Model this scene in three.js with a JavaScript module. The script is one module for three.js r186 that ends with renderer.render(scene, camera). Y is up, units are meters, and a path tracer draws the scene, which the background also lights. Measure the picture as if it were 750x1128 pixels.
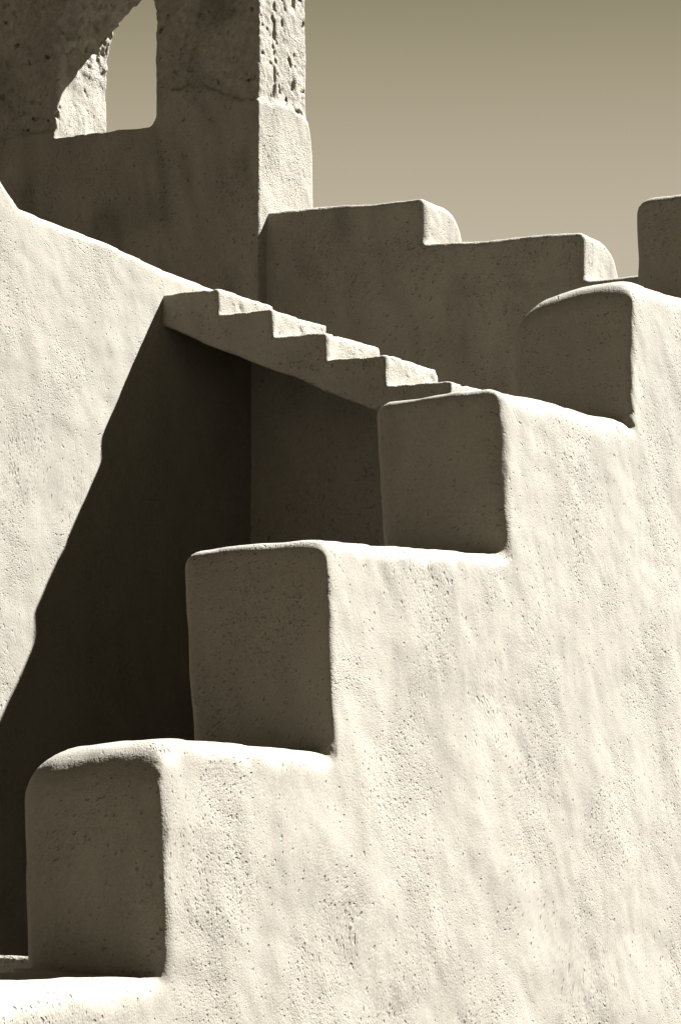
import * as THREE from 'three';

// ---------------------------------------------------------------- camera, sky, sun, exposure
const scene = new THREE.Scene();
const camera = new THREE.PerspectiveCamera(21.295, 750 / 1128, 0.1, 4000);
camera.position.set(0, 1.65, 0);
const TILT = 6.013 * Math.PI / 180;
camera.lookAt(-0.5 * Math.cos(TILT), 1.65 + Math.sin(TILT), -0.8660254 * Math.cos(TILT));

const renderer = new THREE.WebGLRenderer({ antialias: true });
renderer.setSize(680, 1024);
renderer.toneMapping = THREE.LinearToneMapping;
const EXPOSURE = 6.7;
renderer.toneMappingExposure = EXPOSURE;
renderer.outputColorSpace = THREE.SRGBColorSpace;
renderer.shadowMap.enabled = true;
renderer.shadowMap.type = THREE.PCFSoftShadowMap;

{ // hazy tan sky, lighter towards the horizon
  const W = 512, H = 512, data = new Float32Array(W * H * 4);
  for (let j = 0; j < H; j++) {
    const el = ((j + 0.5) / H - 0.5) * 180;
    const q = 1 / (1 + Math.exp((Math.max(el, 0) - 15.8) / 2.6)), l = (0.04 + 0.51 * q) / EXPOSURE;
    for (let i = 0; i < W; i++) {
      const o = (j * W + i) * 4;
      data[o] = l * (1.16 - 0.05 * q); data[o + 1] = l * 0.985; data[o + 2] = l * (0.56 + 0.22 * q); data[o + 3] = 1;
    }
  }
  const sky = new THREE.DataTexture(data, W, H, THREE.RGBAFormat, THREE.FloatType);
  sky.mapping = THREE.EquirectangularReflectionMapping;
  sky.magFilter = sky.minFilter = THREE.LinearFilter;
  sky.wrapS = THREE.RepeatWrapping;
  sky.needsUpdate = true;
  scene.background = sky;
  scene.environment = sky;
}
const sun = new THREE.DirectionalLight(new THREE.Color().setRGB(1, 0.998, 0.993), 4.7);
const SUNV = new THREE.Vector3(1, 2.4, -1.65).normalize();
sun.target.position.set(-8, 3, -12);
sun.position.copy(sun.target.position).addScaledVector(SUNV, 40);
sun.castShadow = true;
sun.shadow.mapSize.set(4096, 4096);
Object.assign(sun.shadow.camera, { left: -12, right: 12, top: 12, bottom: -12, near: 1, far: 90 });
sun.shadow.bias = -0.0004;
scene.add(sun, sun.target);

// ---------------------------------------------------------------- noise
function mulberry(a) { return () => { a |= 0; a = a + 0x6D2B79F5 | 0; let t = Math.imul(a ^ a >>> 15, 1 | a); t = t + Math.imul(t ^ t >>> 7, 61 | t) ^ t; return ((t ^ t >>> 14) >>> 0) / 4294967296; }; }
const PERM = new Uint8Array(512);
{ const r = mulberry(7), p = [...Array(256).keys()]; for (let i = 255; i > 0; i--) { const j = Math.floor(r() * (i + 1)); [p[i], p[j]] = [p[j], p[i]]; } for (let i = 0; i < 512; i++) PERM[i] = p[i & 255]; }
const GX = [1, -1, 1, -1, 1, -1, 1, -1, 0, 0, 0, 0, 1, -1, 0, 0], GY = [1, 1, -1, -1, 0, 0, 0, 0, 1, -1, 1, -1, 1, 1, -1, -1], GZ = [0, 0, 0, 0, 1, 1, -1, -1, 1, 1, -1, -1, 0, 0, 1, -1];
function noise3(x, y, z) {   // gradient noise, about -0.9 .. 0.9
  const fx = Math.floor(x), fy = Math.floor(y), fz = Math.floor(z);
  const X = fx & 255, Y = fy & 255, Z = fz & 255; x -= fx; y -= fy; z -= fz;
  const u = x * x * x * (x * (x * 6 - 15) + 10), v = y * y * y * (y * (y * 6 - 15) + 10), w = z * z * z * (z * (z * 6 - 15) + 10);
  const A = PERM[X] + Y, B = PERM[X + 1] + Y, AA = PERM[A] + Z, AB = PERM[A + 1] + Z, BA = PERM[B] + Z, BB = PERM[B + 1] + Z;
  const g = (h, a, b, c) => { h &= 15; return GX[h] * a + GY[h] * b + GZ[h] * c; };
  const l = (t, a, b) => a + t * (b - a);
  return l(w, l(v, l(u, g(PERM[AA], x, y, z), g(PERM[BA], x - 1, y, z)), l(u, g(PERM[AB], x, y - 1, z), g(PERM[BB], x - 1, y - 1, z))),
    l(v, l(u, g(PERM[AA + 1], x, y, z - 1), g(PERM[BA + 1], x - 1, y, z - 1)), l(u, g(PERM[AB + 1], x, y - 1, z - 1), g(PERM[BB + 1], x - 1, y - 1, z - 1))));
}
const clamp = (v, a, b) => v < a ? a : v > b ? b : v;
const sstep = (a, b, v) => { const t = clamp((v - a) / (b - a), 0, 1); return t * t * (3 - 2 * t); };

// periodic 2-D noise for textures
function periodicNoise(seed) {
  const r = mulberry(seed), p = new Uint16Array(1024), gx = new Float32Array(512), gy = new Float32Array(512);
  const q = [...Array(512).keys()]; for (let i = 511; i > 0; i--) { const j = Math.floor(r() * (i + 1)); [q[i], q[j]] = [q[j], q[i]]; }
  for (let i = 0; i < 1024; i++) p[i] = q[i & 511];
  for (let i = 0; i < 512; i++) { const a = r() * Math.PI * 2; gx[i] = Math.cos(a); gy[i] = Math.sin(a); }
  return (x, y, px, py) => {
    const fx = Math.floor(x), fy = Math.floor(y); x -= fx; y -= fy;
    const x0 = ((fx % px) + px) % px, y0 = ((fy % py) + py) % py, x1 = (x0 + 1) % px, y1 = (y0 + 1) % py;
    const u = x * x * (3 - 2 * x), v = y * y * (3 - 2 * y);
    const a = p[p[x0 & 511] + (y0 & 511)], b = p[p[x1 & 511] + (y0 & 511)], c = p[p[x0 & 511] + (y1 & 511)], d = p[p[x1 & 511] + (y1 & 511)];
    const n0 = gx[a] * x + gy[a] * y, n1 = gx[b] * (x - 1) + gy[b] * y, n2 = gx[c] * x + gy[c] * (y - 1), n3 = gx[d] * (x - 1) + gy[d] * (y - 1);
    return (n0 + u * (n1 - n0)) * (1 - v) + (n2 + u * (n3 - n2)) * v;
  };
}

// ---------------------------------------------------------------- lime plaster: grain, trowel marks, pits
const TILE = 2.4;   // metres covered by one texture
function plasterMaps(seed, N, grain, pitDensity, pitSize) {
  const n = periodicNoise(seed), h = new Float32Array(N * N), c = new Float32Array(N * N);
  for (let j = 0; j < N; j++) for (let i = 0; i < N; i++) {
    const u = i / N, v = j / N;
    const patch = n(u * 5, v * 4, 5, 4) + 0.5 * n(u * 11 + 3, v * 9, 11, 9);      // where the coat is rough or smooth
    const rough = sstep(-0.35, 0.45, patch);
    const trowel = n(u * 26 + 1.5 * n(u * 4, v * 4, 4, 4), v * 7 + u * 2, 26, 7);
    let g = 0.30 * n(u * 90, v * 70, 90, 70) + 0.6 * n(u * 210, v * 190, 210, 190) + 0.8 * n(u * 400, v * 400, 400, 400);
    h[j * N + i] = 0.62 + trowel * 0.10 + g * (0.085 + 0.09 * rough) * grain;
    c[j * N + i] = 1 - 0.035 * rough + 0.05 * n(u * 14, v * 6, 14, 6) + 0.05 * n(u * 60, v * 60, 60, 60) + g * (0.20 + 0.12 * rough);
  }
  const r = mulberry(seed + 99), pits = pitDensity;
  for (let k = 0; k < 150; k++) {                       // long trowel drags, slightly curved
    let x = r() * N, y = r() * N, a = Math.PI / 2 + 0.35 + (r() - 0.5) * 0.7, bend = (r() - 0.5) * 0.004;
    const len = (0.06 + 0.35 * r() * r()) / TILE * N, w = (0.002 + 0.007 * r()) / TILE * N, amp = (r() - 0.5) * 0.16, R = Math.ceil(w * 2);
    for (let t = 0; t < len; t += Math.max(1, w * 0.5)) {
      const fade = Math.sin(Math.PI * t / len) * amp * Math.max(1, w * 0.5) / w * 0.55; a += bend;
      x += Math.cos(a) * Math.max(1, w * 0.5); y += Math.sin(a) * Math.max(1, w * 0.5);
      for (let b = -R; b <= R; b++) for (let q = -R; q <= R; q++) { const g = Math.exp(-(b * b + q * q) / (w * w)); h[((Math.round(y + b) % N + N) % N) * N + ((Math.round(x + q) % N + N) % N)] += fade * g; }
    }
  }
  for (let k = 0; k < pits; k++) {                      // small holes, gathered where the coat is rough
    const u = r(), v = r();
    const patch = n(u * 5, v * 4, 5, 4) + 0.5 * n(u * 11 + 3, v * 9, 11, 9);
    if (r() > 0.14 + 0.86 * sstep(-0.1, 0.55, patch)) continue;
    const s = r(), rad = (0.0013 + pitSize * s * s * s) / TILE * N, ang = r() * 3, el = 1 + r() * 0.9, deep = 0.35 + 0.55 * r();
    const ca = Math.cos(ang), sa = Math.sin(ang), R = Math.ceil(rad * el + 2), ci = u * N, cj = v * N;
    for (let b = -R; b <= R; b++) for (let a = -R; a <= R; a++) {
      const x = (a * ca + b * sa), y = (-a * sa + b * ca) * 1;
      const d = Math.hypot(x / el, y) / rad * (1 + 0.10 * Math.sin(3 * Math.atan2(y, x) + ang * 7) + 0.1 * Math.sin(5 * Math.atan2(y, x) + ang * 11));
      if (d > 1.25) continue;
      const m = 1 - sstep(0.55, 1.25, d), o = ((Math.round(cj + b) % N + N) % N) * N + ((Math.round(ci + a) % N + N) % N);
      h[o] -= m * deep * 0.75; c[o] *= 1 - 0.16 * m * deep;
    }
  }
  const hb = new Uint8Array(N * N * 4), cb = new Uint8Array(N * N * 4);
  for (let k = 0; k < N * N; k++) {
    const hv = clamp(h[k], 0, 1) * 255; hb[k * 4] = hb[k * 4 + 1] = hb[k * 4 + 2] = hv; hb[k * 4 + 3] = 255;
    const t = clamp(c[k], 0, 1.12) / 1.12, warm = 1 - t;
    cb[k * 4] = 255 * clamp(Math.pow(t, 1 / 2.2), 0, 1); cb[k * 4 + 1] = 255 * clamp(Math.pow(t * (1 - 0.04 * warm), 1 / 2.2), 0, 1); cb[k * 4 + 2] = 255 * clamp(Math.pow(t * (1 - 0.12 * warm), 1 / 2.2), 0, 1); cb[k * 4 + 3] = 255;
  }
  const mk = (d, srgb) => { const t = new THREE.DataTexture(d, N, N, THREE.RGBAFormat); t.wrapS = t.wrapT = THREE.RepeatWrapping; t.magFilter = THREE.LinearFilter; t.minFilter = THREE.LinearMipmapLinearFilter; t.generateMipmaps = true; if (srgb) t.colorSpace = THREE.SRGBColorSpace; t.needsUpdate = true; return t; };
  return { bump: mk(hb, false), map: mk(cb, true) };
}
const mapsA = plasterMaps(11, 2048, 1.0, 15000, 0.0044);
const mapsB = plasterMaps(23, 2048, 1.5, 9000, 0.0065);
const plasterMat = (maps, bump) => new THREE.MeshStandardMaterial({ color: new THREE.Color().setRGB(1, 1, 1), vertexColors: true, map: maps.map, bumpMap: maps.bump, bumpScale: bump, roughness: 0.95, metalness: 0 });
const M = { near: plasterMat(mapsA, 0.0078), far: plasterMat(mapsA, 0.0085), ruin: plasterMat(mapsB, 0.02), shade: plasterMat(mapsB, 0.014) };

// ---------------------------------------------------------------- solids from distance fields (surface nets)
const rIntersect = (a, b, r) => { const u = a + r > 0 ? a + r : 0, v = b + r > 0 ? b + r : 0; return Math.min(-r, Math.max(a, b)) + Math.sqrt(u * u + v * v); };
const rUnion = (a, b, r) => { const u = r - a > 0 ? r - a : 0, v = r - b > 0 ? r - b : 0; return Math.max(r, Math.min(a, b)) - Math.sqrt(u * u + v * v); };
function rBox2(x, y, x0, x1, y0, y1, rTL, rTR) {      // box in a plane with its own radius at each top corner
  const cx = (x0 + x1) / 2, cy = (y0 + y1) / 2, r = y > cy ? (x < cx ? rTL : rTR) : 0;
  const qx = Math.abs(x - cx) - (x1 - x0) / 2 + r, qy = Math.abs(y - cy) - (y1 - y0) / 2 + r;
  return Math.min(Math.max(qx, qy), 0) + Math.hypot(Math.max(qx, 0), Math.max(qy, 0)) - r;
}
function meshField(f, lo, hi, h) {
  const B = 4, nb = [0, 1, 2].map(k => Math.ceil((hi[k] - lo[k]) / h / B)), n = nb.map(v => v * B + 1);
  const [nx, ny, nz] = n, D = new Float32Array(nx * ny * nz).fill(9);
  const done = new Uint8Array(nx * ny * nz), id = (i, j, k) => (k * ny + j) * nx + i;
  const reach = B * h * 0.87 + 0.075, active = [];
  for (let c = 0; c < nb[2]; c++) for (let b = 0; b < nb[1]; b++) for (let a = 0; a < nb[0]; a++) {
    const d = f(lo[0] + (a + 0.5) * B * h, lo[1] + (b + 0.5) * B * h, lo[2] + (c + 0.5) * B * h);
    if (Math.abs(d) > reach) continue;
    active.push([a * B, b * B, c * B]);
    for (let k = 0; k <= B; k++) for (let j = 0; j <= B; j++) for (let i = 0; i <= B; i++) {
      const o = id(a * B + i, b * B + j, c * B + k);
      if (!done[o]) { done[o] = 1; D[o] = f(lo[0] + (a * B + i) * h, lo[1] + (b * B + j) * h, lo[2] + (c * B + k) * h); }
    }
  }
  const vid = new Int32Array(nx * ny * nz).fill(-1), P = [], tris = [];
  const cs = [[0, 0, 0], [1, 0, 0], [0, 1, 0], [1, 1, 0], [0, 0, 1], [1, 0, 1], [0, 1, 1], [1, 1, 1]];
  const es = [[0, 1], [2, 3], [4, 5], [6, 7], [0, 2], [1, 3], [4, 6], [5, 7], [0, 4], [1, 5], [2, 6], [3, 7]];
  for (const [a, b, c] of active) for (let k = c; k < c + B; k++) for (let j = b; j < b + B; j++) for (let i = a; i < a + B; i++) {
    let m = 0; const v = cs.map(([x, y, z], q) => { const d = D[id(i + x, j + y, k + z)]; if (d < 0) m |= 1 << q; return d; });
    if (m === 0 || m === 255) continue;
    let sx = 0, sy = 0, sz = 0, cnt = 0;
    for (const [p, q] of es) {
      if ((v[p] < 0) === (v[q] < 0)) continue;
      const t = v[p] / (v[p] - v[q]), A = cs[p], C = cs[q];
      sx += A[0] + t * (C[0] - A[0]); sy += A[1] + t * (C[1] - A[1]); sz += A[2] + t * (C[2] - A[2]); cnt++;
    }
    vid[id(i, j, k)] = P.length / 3;
    P.push(lo[0] + (i + sx / cnt) * h, lo[1] + (j + sy / cnt) * h, lo[2] + (k + sz / cnt) * h);
  }
  const quad = (a, b, c, d, flip) => { if (a < 0 || b < 0 || c < 0 || d < 0) return; if (flip) tris.push(a, c, b, a, d, c); else tris.push(a, b, c, a, c, d); };
  for (const [a, b, c] of active) for (let k = c; k < c + B; k++) for (let j = b; j < b + B; j++) for (let i = a; i < a + B; i++) {
    const d0 = D[id(i, j, k)] < 0;
    if (j > 0 && k > 0 && d0 !== D[id(i + 1, j, k)] < 0) quad(vid[id(i, j - 1, k - 1)], vid[id(i, j, k - 1)], vid[id(i, j, k)], vid[id(i, j - 1, k)], !d0);
    if (i > 0 && k > 0 && d0 !== D[id(i, j + 1, k)] < 0) quad(vid[id(i - 1, j, k - 1)], vid[id(i - 1, j, k)], vid[id(i, j, k)], vid[id(i, j, k - 1)], !d0);
    if (i > 0 && j > 0 && d0 !== D[id(i, j, k + 1)] < 0) quad(vid[id(i - 1, j - 1, k)], vid[id(i, j - 1, k)], vid[id(i, j, k)], vid[id(i - 1, j, k)], !d0);
  }
  const N = new Float32Array(P.length);
  for (let t = 0; t < tris.length; t += 3) {
    const a = tris[t] * 3, b = tris[t + 1] * 3, c = tris[t + 2] * 3;
    const ux = P[b] - P[a], uy = P[b + 1] - P[a + 1], uz = P[b + 2] - P[a + 2], wx = P[c] - P[a], wy = P[c + 1] - P[a + 1], wz = P[c + 2] - P[a + 2];
    const x = uy * wz - uz * wy, y = uz * wx - ux * wz, z = ux * wy - uy * wx;
    for (const o of [a, b, c]) { N[o] += x; N[o + 1] += y; N[o + 2] += z; }
  }
  for (let o = 0; o < N.length; o += 3) { const l = Math.hypot(N[o], N[o + 1], N[o + 2]) || 1; N[o] /= l; N[o + 1] /= l; N[o + 2] /= l; }
  return { P, N, tris };
}
// splits one meshed solid into named parts; pick(x, y, z) gives a part's index
function buildParts(parent, mesh, names, pick, material, colour, labels = []) {
  const { P, N, tris } = mesh, out = names.map(() => ({ p: [], n: [], u: [], c: [], i: [], seen: new Map() }));
  const nt = tris.length / 3, part = new Uint8Array(nt);
  for (let t = 0; t < nt; t++) {
    const a = tris[t * 3] * 3, b = tris[t * 3 + 1] * 3, c = tris[t * 3 + 2] * 3;
    part[t] = pick((P[a] + P[b] + P[c]) / 3, (P[a + 1] + P[b + 1] + P[c + 1]) / 3, (P[a + 2] + P[b + 2] + P[c + 2]) / 3);
  }
  for (let pass = 0; pass < 4; pass++) {                  // crumbs at the seams go to the part around them
    const nv = P.length / 3, root = new Int32Array(nv * names.length).map((_, i) => i);
    const find = i => { while (root[i] !== i) { root[i] = root[root[i]]; i = root[i]; } return i; };
    for (let t = 0; t < nt; t++) { const o = part[t] * nv, r = find(o + tris[t * 3]); root[find(o + tris[t * 3 + 1])] = r; root[find(o + tris[t * 3 + 2])] = r; }
    const size = new Map(); for (let t = 0; t < nt; t++) { const r = find(part[t] * nv + tris[t * 3]); size.set(r, (size.get(r) || 0) + 1); }
    const best = names.map(() => 0); for (const [r, n] of size) { const q = Math.floor(r / nv); best[q] = Math.max(best[q], n); }
    const other = new Int16Array(nv).fill(-1), small = [];
    for (let t = 0; t < nt; t++) { const n = size.get(find(part[t] * nv + tris[t * 3])); if (n < best[part[t]] * 0.3) small.push(t); else for (let q = 0; q < 3; q++) other[tris[t * 3 + q]] = part[t]; }
    if (!small.length) break;
    for (const t of small) for (let q = 0; q < 3; q++) if (other[tris[t * 3 + q]] >= 0) { part[t] = other[tris[t * 3 + q]]; break; }
  }
  const col = [0, 0, 0];
  for (let t = 0; t < tris.length; t += 3) {
    const v = [tris[t], tris[t + 1], tris[t + 2]]; let ax = 0, ay = 0, az = 0;
    for (const q of v) { ax += N[q * 3]; ay += N[q * 3 + 1]; az += N[q * 3 + 2]; }
    ax = Math.abs(ax); ay = Math.abs(ay); az = Math.abs(az);
    const axis = ay > ax && ay > az ? 1 : ax > az ? 0 : 2, g = out[part[t / 3]];
    for (const q of v) {
      const key = q * 3 + axis; let k = g.seen.get(key);
      if (k === undefined) {
        k = g.p.length / 3; g.seen.set(key, k);
        const px = P[q * 3], py = P[q * 3 + 1], pz = P[q * 3 + 2];
        g.p.push(px, py, pz); g.n.push(N[q * 3], N[q * 3 + 1], N[q * 3 + 2]);
        const wu = 0.34 * noise3(px * 0.7, py * 0.7, pz * 0.7 + 31) + 0.1 * noise3(px * 2, py * 2, pz * 2), wv = 0.34 * noise3(px * 0.7 + 13, py * 0.7, pz * 0.7) + 0.1 * noise3(px * 2, py * 2 + 9, pz * 2);
        g.u.push(((axis === 0 ? -pz : px) + wu) / TILE + (axis === 2 ? 0.37 : 0), ((axis === 1 ? pz : py) + wv + 0.22 * (axis === 0 ? pz : -px)) / TILE);
        colour(px, py, pz, col); g.c.push(col[0], col[1], col[2]);
      }
      g.i.push(k);
    }
  }
  out.forEach((g, q) => {
    if (!g.i.length) return;
    const geo = new THREE.BufferGeometry();
    geo.setAttribute('position', new THREE.Float32BufferAttribute(g.p, 3)); geo.setAttribute('normal', new THREE.Float32BufferAttribute(g.n, 3));
    geo.setAttribute('uv', new THREE.Float32BufferAttribute(g.u, 2)); geo.setAttribute('color', new THREE.Float32BufferAttribute(g.c, 3));
    geo.setIndex(g.i);
    const m = new THREE.Mesh(geo, material); m.name = names[q]; m.castShadow = m.receiveShadow = true;
    if (labels[q]) m.userData.label = labels[q];
    parent.add(m);
  });
}
function thing(name, label, category, group) {
  const o = new THREE.Group(); o.name = name; o.userData = { label, category, kind: 'thing' }; if (group) o.userData.group = group;
  scene.add(o); return o;
}
// weathered lime: patches of grey-brown bloom and streaks that run down the wall
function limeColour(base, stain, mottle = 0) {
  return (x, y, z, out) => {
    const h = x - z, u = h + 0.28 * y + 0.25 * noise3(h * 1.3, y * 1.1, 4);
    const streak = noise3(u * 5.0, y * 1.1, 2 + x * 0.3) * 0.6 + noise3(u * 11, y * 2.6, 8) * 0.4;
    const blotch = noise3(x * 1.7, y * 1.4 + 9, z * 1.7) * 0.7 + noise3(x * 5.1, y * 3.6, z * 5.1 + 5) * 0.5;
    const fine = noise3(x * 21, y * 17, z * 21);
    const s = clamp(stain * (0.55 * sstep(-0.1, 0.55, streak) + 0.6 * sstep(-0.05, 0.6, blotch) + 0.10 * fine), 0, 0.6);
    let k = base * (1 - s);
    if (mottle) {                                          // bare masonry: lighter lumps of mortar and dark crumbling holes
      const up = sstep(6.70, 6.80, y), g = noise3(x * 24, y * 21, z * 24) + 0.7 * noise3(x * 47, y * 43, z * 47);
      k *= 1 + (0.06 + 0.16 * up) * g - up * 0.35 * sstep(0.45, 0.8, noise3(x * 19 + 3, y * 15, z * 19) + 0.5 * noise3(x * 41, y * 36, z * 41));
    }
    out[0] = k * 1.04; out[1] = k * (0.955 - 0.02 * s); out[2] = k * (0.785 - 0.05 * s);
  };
}
const wobble = (x, y, z, a) => a * (0.013 * noise3(x * 1.5, y * 1.3, z * 1.5) + 0.007 * noise3(x * 4, y * 3.4, z * 4 + 7) + 0.0032 * noise3(x * 12, y * 10, z * 12) + 0.0016 * noise3(x * 26, y * 24, z * 26) + 0.0025 * sstep(0.42, 0.75, noise3(x * 7.3 + 5, y * 6.1, z * 7.3)));

// ---------------------------------------------------------------- ground and terrace
{
  const gm = new THREE.MeshStandardMaterial({ color: new THREE.Color().setRGB(0.032, 0.023, 0.012), roughness: 1, bumpMap: mapsB.bump, bumpScale: 0.02 });
  const g = new THREE.PlaneGeometry(3000, 3000, 1, 1); g.rotateX(-Math.PI / 2);
  const uv = g.attributes.uv; for (let i = 0; i < uv.count; i++) uv.setXY(i, uv.getX(i) * 1200, uv.getY(i) * 1200);
  const ground = new THREE.Mesh(g, gm); ground.name = 'ground'; ground.userData = { kind: 'structure' }; ground.receiveShadow = true; scene.add(ground);
  const t = new THREE.BoxGeometry(3.6, 0.36, 11.0); const tuv = t.attributes.uv;
  for (let i = 0; i < tuv.count; i++) tuv.setXY(i, tuv.getX(i) * 2, tuv.getY(i) * 4);
  const tm = new THREE.MeshStandardMaterial({ color: new THREE.Color().setRGB(0.05, 0.038, 0.024), roughness: 1, map: mapsB.map, bumpMap: mapsB.bump, bumpScale: 0.015 });
  const terrace = new THREE.Mesh(t, tm); terrace.name = 'terrace_floor'; terrace.position.set(-7.33, 0.18, -11.2); terrace.userData = { kind: 'structure' }; terrace.castShadow = terrace.receiveShadow = true; scene.add(terrace);
}

// ---------------------------------------------------------------- near stepped wall
{
  // face towards the left, height there, height change per metre back, inner edge, radii (inner top, outer top, front top, front side)
  const K = [
    { z: -6.30, y: 1.06, t: 0.01, rl: 0.10, rr: 0.07, rf: 0.06, rs: 0.03 },
    { z: -7.52, y: 1.858, t: -0.026, rl: 0.23, rr: 0.08, rf: 0.15, rs: 0.03, c: 0.15 },
    { z: -8.68, y: 2.612, t: 0.036, rl: 0.09, rr: 0.065, rf: 0.03, rs: 0.025, c: 0.06 },
    { z: -10.19, y: 3.383, t: 0.012, rl: 0.09, rr: 0.10, rf: 0.015, rs: 0.065, c: 0.1 },
    { z: -11.59, y: 4.118, t: 0.0, rl: 0.27, rr: 0.09, rf: 0.12, rs: 0.035, lean: 0.14, c: 0.22 },
    { z: -12.84, y: 4.77, t: 0.02, rl: 0.13, rr: 0.09, rf: 0.02, rs: 0.035 },
    { z: -14.10, y: 5.46, t: 0.02, rl: 0.13, rr: 0.09, rf: 0.02, rs: 0.035 },
    { z: -15.35, y: 6.15, t: 0.02, rl: 0.13, rr: 0.09, rf: 0.02, rs: 0.035 },
  ];
  const inner = [[0.6, -5.60], [1.0, -5.60], [1.1, -5.665], [1.80, -5.66], [1.87, -5.655], [2.60, -5.66], [2.68, -5.62], [3.36, -5.625], [3.42, -5.70], [4.05, -5.72], [4.15, -5.52], [4.45, -5.50], [9, -5.50]];
  const f = (x, y, z) => {
    const xs = x + 0.05 * (y - 1.06);
    let d = 9, first = 9, rr = 0.06, ri = 0.1;                      // the stepped outline in the plane of the wall
    for (const k of K) {
      const back = k.z - z; if (back < -0.5) continue;
      const dy = y - (k.y + k.t * Math.min(back, 1.5) - (k.c || 0) * Math.pow(clamp(-5.06 - xs, 0, 0.7), 2) * sstep(0.9, 0.3, back)), dz = z - (k.z - (k.lean || 0) * clamp(y - (k.y - 0.7), 0, 1));
      const e = rIntersect(dy, dz, (k.rf * sstep(0.5, 0.2, back) + 0.03) * (1 + 0.3 * noise3(x * 3, y * 2, z * 2 + 2)));
      if (e < first) { first = e; rr = k.rs + (k.rr - k.rs) * sstep(-0.08, 0.06, dy - dz); ri = k.rl; }
      d = rUnion(d, e, 0.05);
    }
    let i = 1; while (y > inner[i][0]) i++;
    const t = sstep(0, 1, clamp((y - inner[i - 1][0]) / (inner[i][0] - inner[i - 1][0]), 0, 1));
    const xi = inner[i - 1][1] + t * (inner[i][1] - inner[i - 1][1]);
    d = rIntersect(d, -16.7 - z, 0.05);
    const worn = 1 + 0.55 * noise3(x * 3, y * 4.5, z * 4.5) + 0.25 * noise3(x * 9, y * 11, z * 11);
    d = rIntersect(d, xs > -5.3 ? xs + 5 : xi - xs, xs > -5.3 ? rr * worn : ri);
    return d + (Math.abs(d) < 0.25 ? wobble(x, y, z, 1) : 0);
  };
  const o = thing('stepped_wall', 'near sunlit plaster wall with rounded steps climbing to the right', 'wall');
  const names = ['wall_body', 'step_block', 'step_block', 'step_block', 'step_block', 'step_block', 'step_block', 'step_block'];
  const base = [0.60, 1.075, 1.83, 2.645, 3.395, 4.11, 4.80, 5.48];
  const pick = (x, y, z) => { for (let k = K.length - 1; k >= 1; k--) if (z < K[k].z + 0.06 && y > base[k]) return k; return 0; };
  buildParts(o, meshField(f, [-6.0, -0.1, -16.85], [-4.85, 6.35, -6.1], 0.02), names, pick, M.near, limeColour(0.212, 0.18),
    [, 'lowest block with a dark shaded end', 'second block up, tall shaded end', 'third block, in front of the small stair', 'fourth block with a domed top', 'topmost block against the sky']);
}

// ---------------------------------------------------------------- far sunlit wall on the left, its top sloping to the stair
{
  const T = [[-17, 3.9], [-14.6, 4.25], [-14.2, 4.58], [-13.99, 4.785], [-13.38, 4.807], [-12.81, 4.86], [-12.28, 4.888], [-11.95, 4.90], [-11.77, 5.043], [-11.55, 5.28], [-11.3, 5.42], [-10.9, 5.45], [-7, 5.45]];
  const top = z => { for (let i = 1; i < T.length; i++) if (z < T[i][0]) { const t = clamp((z - T[i - 1][0]) / (T[i][0] - T[i - 1][0]), 0, 1); return T[i - 1][1] + t * (T[i][1] - T[i - 1][1]); } return 5.45; };
  const f = (x, y, z) => {
    let d = rIntersect(rBox2(x, y, -9.5, -8.95, -1, top(z), 0.08, 0.035), Math.abs(z + 12.5) - 3.9, 0.05);
    return d + (Math.abs(d) < 0.25 ? wobble(x, y, z + 30, 0.8) : 0);
  };
  const o = thing('sunlit_wall', 'tall sunlit plaster wall at the left with a diagonal shadow edge', 'wall');
  const names = ['wall_body', 'raised_shoulder'];
  buildParts(o, meshField(f, [-9.65, -0.1, -16.6], [-8.8, 5.65, -8.4], 0.022), names, (x, y, z) => y > 4.93 && z > -12 ? 1 : 0, M.far, limeColour(0.235, 0.10));
}

// ---------------------------------------------------------------- low ledge at the foot of that wall
{
  const f = (x, y, z) => {
    let d = rIntersect(rBox2(z, y, -11.07, -11.0, 0, 0.875, 0.02, 0.02), Math.abs(x + 8.0) - 1.05, 0.02);
    return d + (Math.abs(d) < 0.2 ? wobble(x, y, z + 9, 0.6) : 0);
  };
  const o = thing('low_ledge', 'low dark ledge in shade at the bottom left corner', 'ledge');
  buildParts(o, meshField(f, [-9.2, 0.2, -11.3], [-6.8, 1.0, -10.9], 0.02), ['ledge_body'], () => 0, M.shade, limeColour(0.18, 0.3));
}

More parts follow.
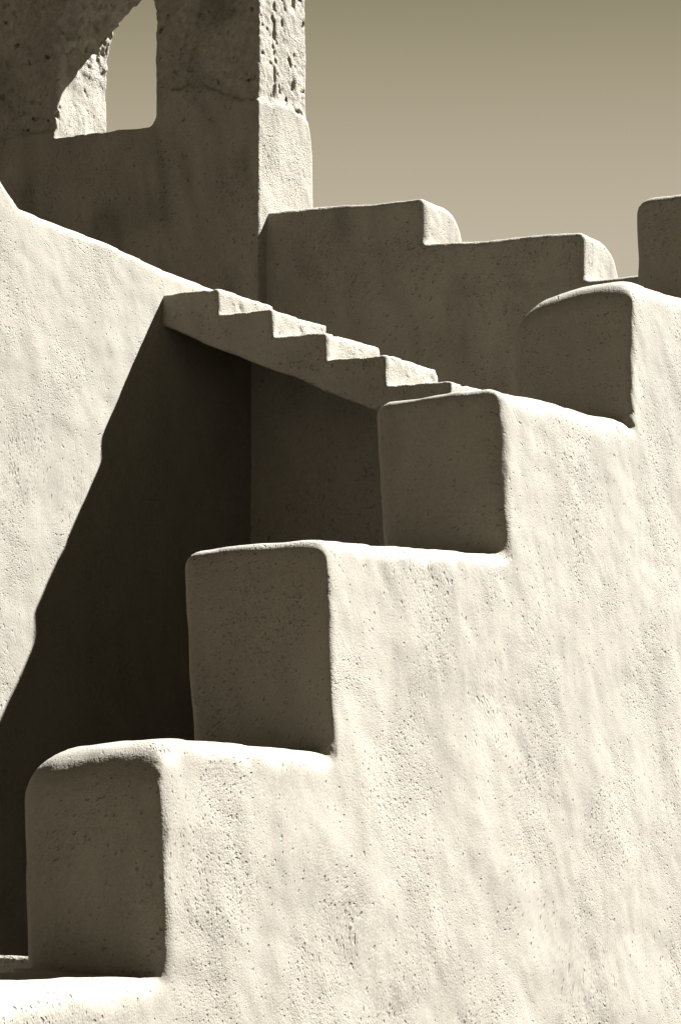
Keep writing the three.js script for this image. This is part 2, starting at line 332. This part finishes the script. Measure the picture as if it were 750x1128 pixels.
// ---------------------------------------------------------------- small stair with its supporting wall
{
  const S = [[-9.05, 4.668], [-8.564, 4.649], [-8.190, 4.492], [-7.818, 4.324], [-7.430, 4.160], [-7.022, 3.980], [-6.640, 3.812], [-6.260, 3.640], [-5.880, 3.470], [-5.60, 3.30]];
  const Z0 = -13.384, Z1 = -14.02;
  const step = (x) => { for (let i = 1; i < S.length; i++) if (x < S[i][0]) return i; return S.length - 1; };
  const f = (x, y, z) => {
    const xw = x + 0.006 * noise3(y * 9, z * 5, 3) , soff = 4.455 - 0.42 * (x + 8.95) + 0.012 * noise3(x * 5, z * 4, 1);
    let d = 9;
    for (let i = 1; i < S.length; i++) {               // each step: a riser at S[i].x, tread at S[i].y
      const yt = S[i][1] + (i === 1 ? 0.012 * (S[1][0] - x) : 0.01 * (S[i][0] - x));
      const b = rIntersect(xw - S[i][0], y - yt - 0.006 * noise3(x * 7, z * 3, i * 5), 0.012);
      d = Math.min(d, b);
    }
    d = rIntersect(d, (soff - y) * 0.92, 0.012);
    d = rIntersect(d, Math.max(z - Z0 + 0.01 * noise3(x * 3, y * 3, 8), Z1 - z), 0.013);
    d = Math.min(d, Math.max((y - soff - 0.10) * 0.92, (soff - y) * 0.92 + 0.01, z - Z0 + 0.1, -14.53 - z));   // low shelf of the slab behind the steps
    const wall = Math.max(Math.abs(z + 14.46) - 0.08, (y - (4.50 - 0.42 * (x + 8.95))) * 0.92, -0.3 - y);
    d = Math.min(d, wall);
    d = Math.max(d, -9.05 - x, x + 5.62);
    return d + (Math.abs(d) < 0.2 ? wobble(x + 20, y, z, 0.55) + 0.004 * noise3(x * 16, y * 16, z * 16) + 0.011 * sstep(0.3, 0.6, noise3(x * 13 + 2, y * 13, z * 11)) : 0);
  };
  const o = thing('stair', 'small plaster stair with white risers and a shaded side, descending right', 'stair');
  const names = ['supporting_wall', 'stair_slab']; for (let i = 1; i < S.length; i++) names.push('step');
  const pick = (x, y, z) => {
    const soff = 4.455 - 0.42 * (x + 8.95);
    if (y < soff - 0.06) return 0;
    const i = step(x - 0.008), low = i < S.length - 1 ? S[i + 1][1] : 3.1;
    return y < Math.min(low - 0.0, S[i][1] - 0.14) ? 1 : 1 + i;
  };
  buildParts(o, meshField(f, [-9.15, -0.1, -14.95], [-5.5, 4.8, -13.25], 0.0165), names, pick, M.shade, limeColour(0.245, 0.14));
}

// ---------------------------------------------------------------- tall wall with the arched opening
{
  const f = (x, y, z) => {
    const up = sstep(-0.02, 0.03, y - (6.72 + 0.05 * noise3(x * 3, z * 3, 2) + (x < -10.25 ? 0.17 * sstep(-10.3, -10.75, x) * sstep(-11.4, -11.0, x) : 0) + 0.02 * noise3(x * 14, z * 14, 5)));
    let face = up;                                       // a smooth plaster margin survives beside the opening
    if (x > -11.2 && x < -10.2) face *= sstep(-11.0, -10.93, x + 0.05 * noise3(y * 4, 3, 1));
    const thin = 0.085 * sstep(6.4, 6.85, y);
    let d = Math.max(Math.max(-13.8 - x, x + 10.213 + 0.01 * up - 0.03 * sstep(6.6, 5.4, y) * 0), z + 16.5 + 0.012 * face, -17.285 + thin - z, -0.3 - y, y - 9.6);
    d = rIntersect(rIntersect(x + 10.213 + 0.014 * up, Math.max(z + 16.5 + 0.026 * face, y - 9.6, -0.3 - y, -13.8 - x), 0.02), -17.285 + thin - z, 0.03);
    // opening
    const cx = -11.575, hw = 0.466, ys = 7.40, sill = 6.645 - 0.02 * (x + 11.6);
    const ux = x - cx, rag = Math.max(0, sstep(7.1, 7.45, y));
    let op = y > ys ? Math.hypot(ux, y - ys) - hw : Math.abs(ux) - hw;
    op = rIntersect(op, sill - y, ux > 0 ? 0.09 : 0.012);
    if (op < 0.3) op += 0.012 * noise3(x * 5, y * 4, z * 5) + rag * (ux > 0 ? 0.3 : 1) * (0.035 * noise3(x * 6, y * 6, z * 6 + 4) + 0.028 * noise3(x * 14, y * 14, z * 14));
    d = rIntersect(d, -op, 0.014);
    if (Math.abs(d) > 0.2) return d;
    const rough = Math.max(face * (x > -10.32 ? 0.8 : sstep(-16.64, -16.54, z)), op < 0.12 ? Math.max(0.22, rag) : 0);
    let n = wobble(x, y + 40, z, 0.7);
    n += (0.25 + 0.75 * rough) * (0.006 * noise3(x * 9, y * 8, z * 9) + 0.006 * noise3(x * 22, y * 20, z * 22)) ;
    n += rough * 0.006 * noise3(x * 45, y * 40, z * 45);
    const pit = noise3(x * 19 + 3, y * 15, z * 19) + 0.5 * noise3(x * 41, y * 36, z * 41);
    const zone = sstep(-0.15, 0.3, noise3(x * 2.3, y * 2, z * 2.3 + 11));
    n += rough * 0.06 * sstep(0.36, 0.8, pit) * (0.35 + 0.65 * zone);
    if (x > -10.35 && up > 0) {                           // weathered fissures down the end face
      const w1 = Math.abs(z + 16.74 + 0.03 * noise3(y * 5, 1, 1)), w2 = Math.abs(z + 17.02 + 0.05 * noise3(y * 4, 5, 2));
      n += up * (0.028 * sstep(0.022, 0.004, w1) * sstep(-0.15, 0.2, noise3(y * 9, 3, 3)) + 0.03 * sstep(0.03, 0.006, w2) * sstep(-0.05, 0.3, noise3(y * 8, 7, 3)));
    }
    return d + n;
  };
  const o = thing('arched_wall', 'tall weathered wall end with an arched opening against the sky', 'wall');
  const names = ['plaster_coat', 'bare_masonry', 'opening_reveal'];
  const pick = (x, y, z) => {
    if (z < -16.53 && z > -17.17 && x > -12.1 && x < -11.05 && y > 6.58) return 2;
    return y > 6.74 ? 1 : 0;
  };
  buildParts(o, meshField(f, [-13.9, 4.0, -17.4], [-10.1, 8.6, -16.4], 0.0115), names, pick, M.ruin, limeColour(0.235, 0.4, 1),
    [, 'rough pitted upper masonry', 'broken jamb and arch of the opening']);
  const low = new THREE.BoxGeometry(3.55, 4.3, 0.74); low.translate(-12.02, 2.1, -16.89);
  const lm = new THREE.Mesh(low, new THREE.MeshStandardMaterial({ color: new THREE.Color().setRGB(0.34, 0.315, 0.26), roughness: 1, bumpMap: mapsB.bump, bumpScale: 0.02 })); lm.name = 'wall_base'; lm.castShadow = lm.receiveShadow = true; o.add(lm);
}

// ---------------------------------------------------------------- stepped parapet behind the stair
{
  const Q = [{ x: -8.925, y: 5.905, t: -0.03 }, { x: -7.692, y: 5.535, t: -0.035 }, { x: -5.8, y: 5.165, t: -0.01 }];
  const f = (x, y, z) => {
    let d = 9;
    Q.forEach((q, i) => {
      const top = q.y + q.t * (x - (i ? Q[i - 1].x : -10.2)) + 0.012 * noise3(x * 2.2, i * 7, 3);
      const d2 = rBox2(z, y, -17.27, -16.62, -1, top, 0.34, 0.045);
      d = rUnion(d, rIntersect(d2, x - q.x, 0.05), 0.03);
    });
    d = Math.max(d, -10.3 - x);
    return d + (Math.abs(d) < 0.25 ? wobble(x, y + 17, z, 0.8) + 0.003 * noise3(x * 15, y * 14, z * 15) : 0);
  };
  const o = thing('stepped_parapet', 'shaded stepped parapet behind the stair, meeting the arched wall', 'wall');
  const names = ['wall_body', 'step_block', 'step_block'];
  const pick = (x, y, z) => y > 5.545 && x < -8.86 ? 1 : y > 5.2 && x < -7.63 ? 2 : 0;
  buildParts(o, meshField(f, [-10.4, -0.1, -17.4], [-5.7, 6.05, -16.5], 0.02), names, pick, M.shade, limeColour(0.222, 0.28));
}

renderer.render(scene, camera);
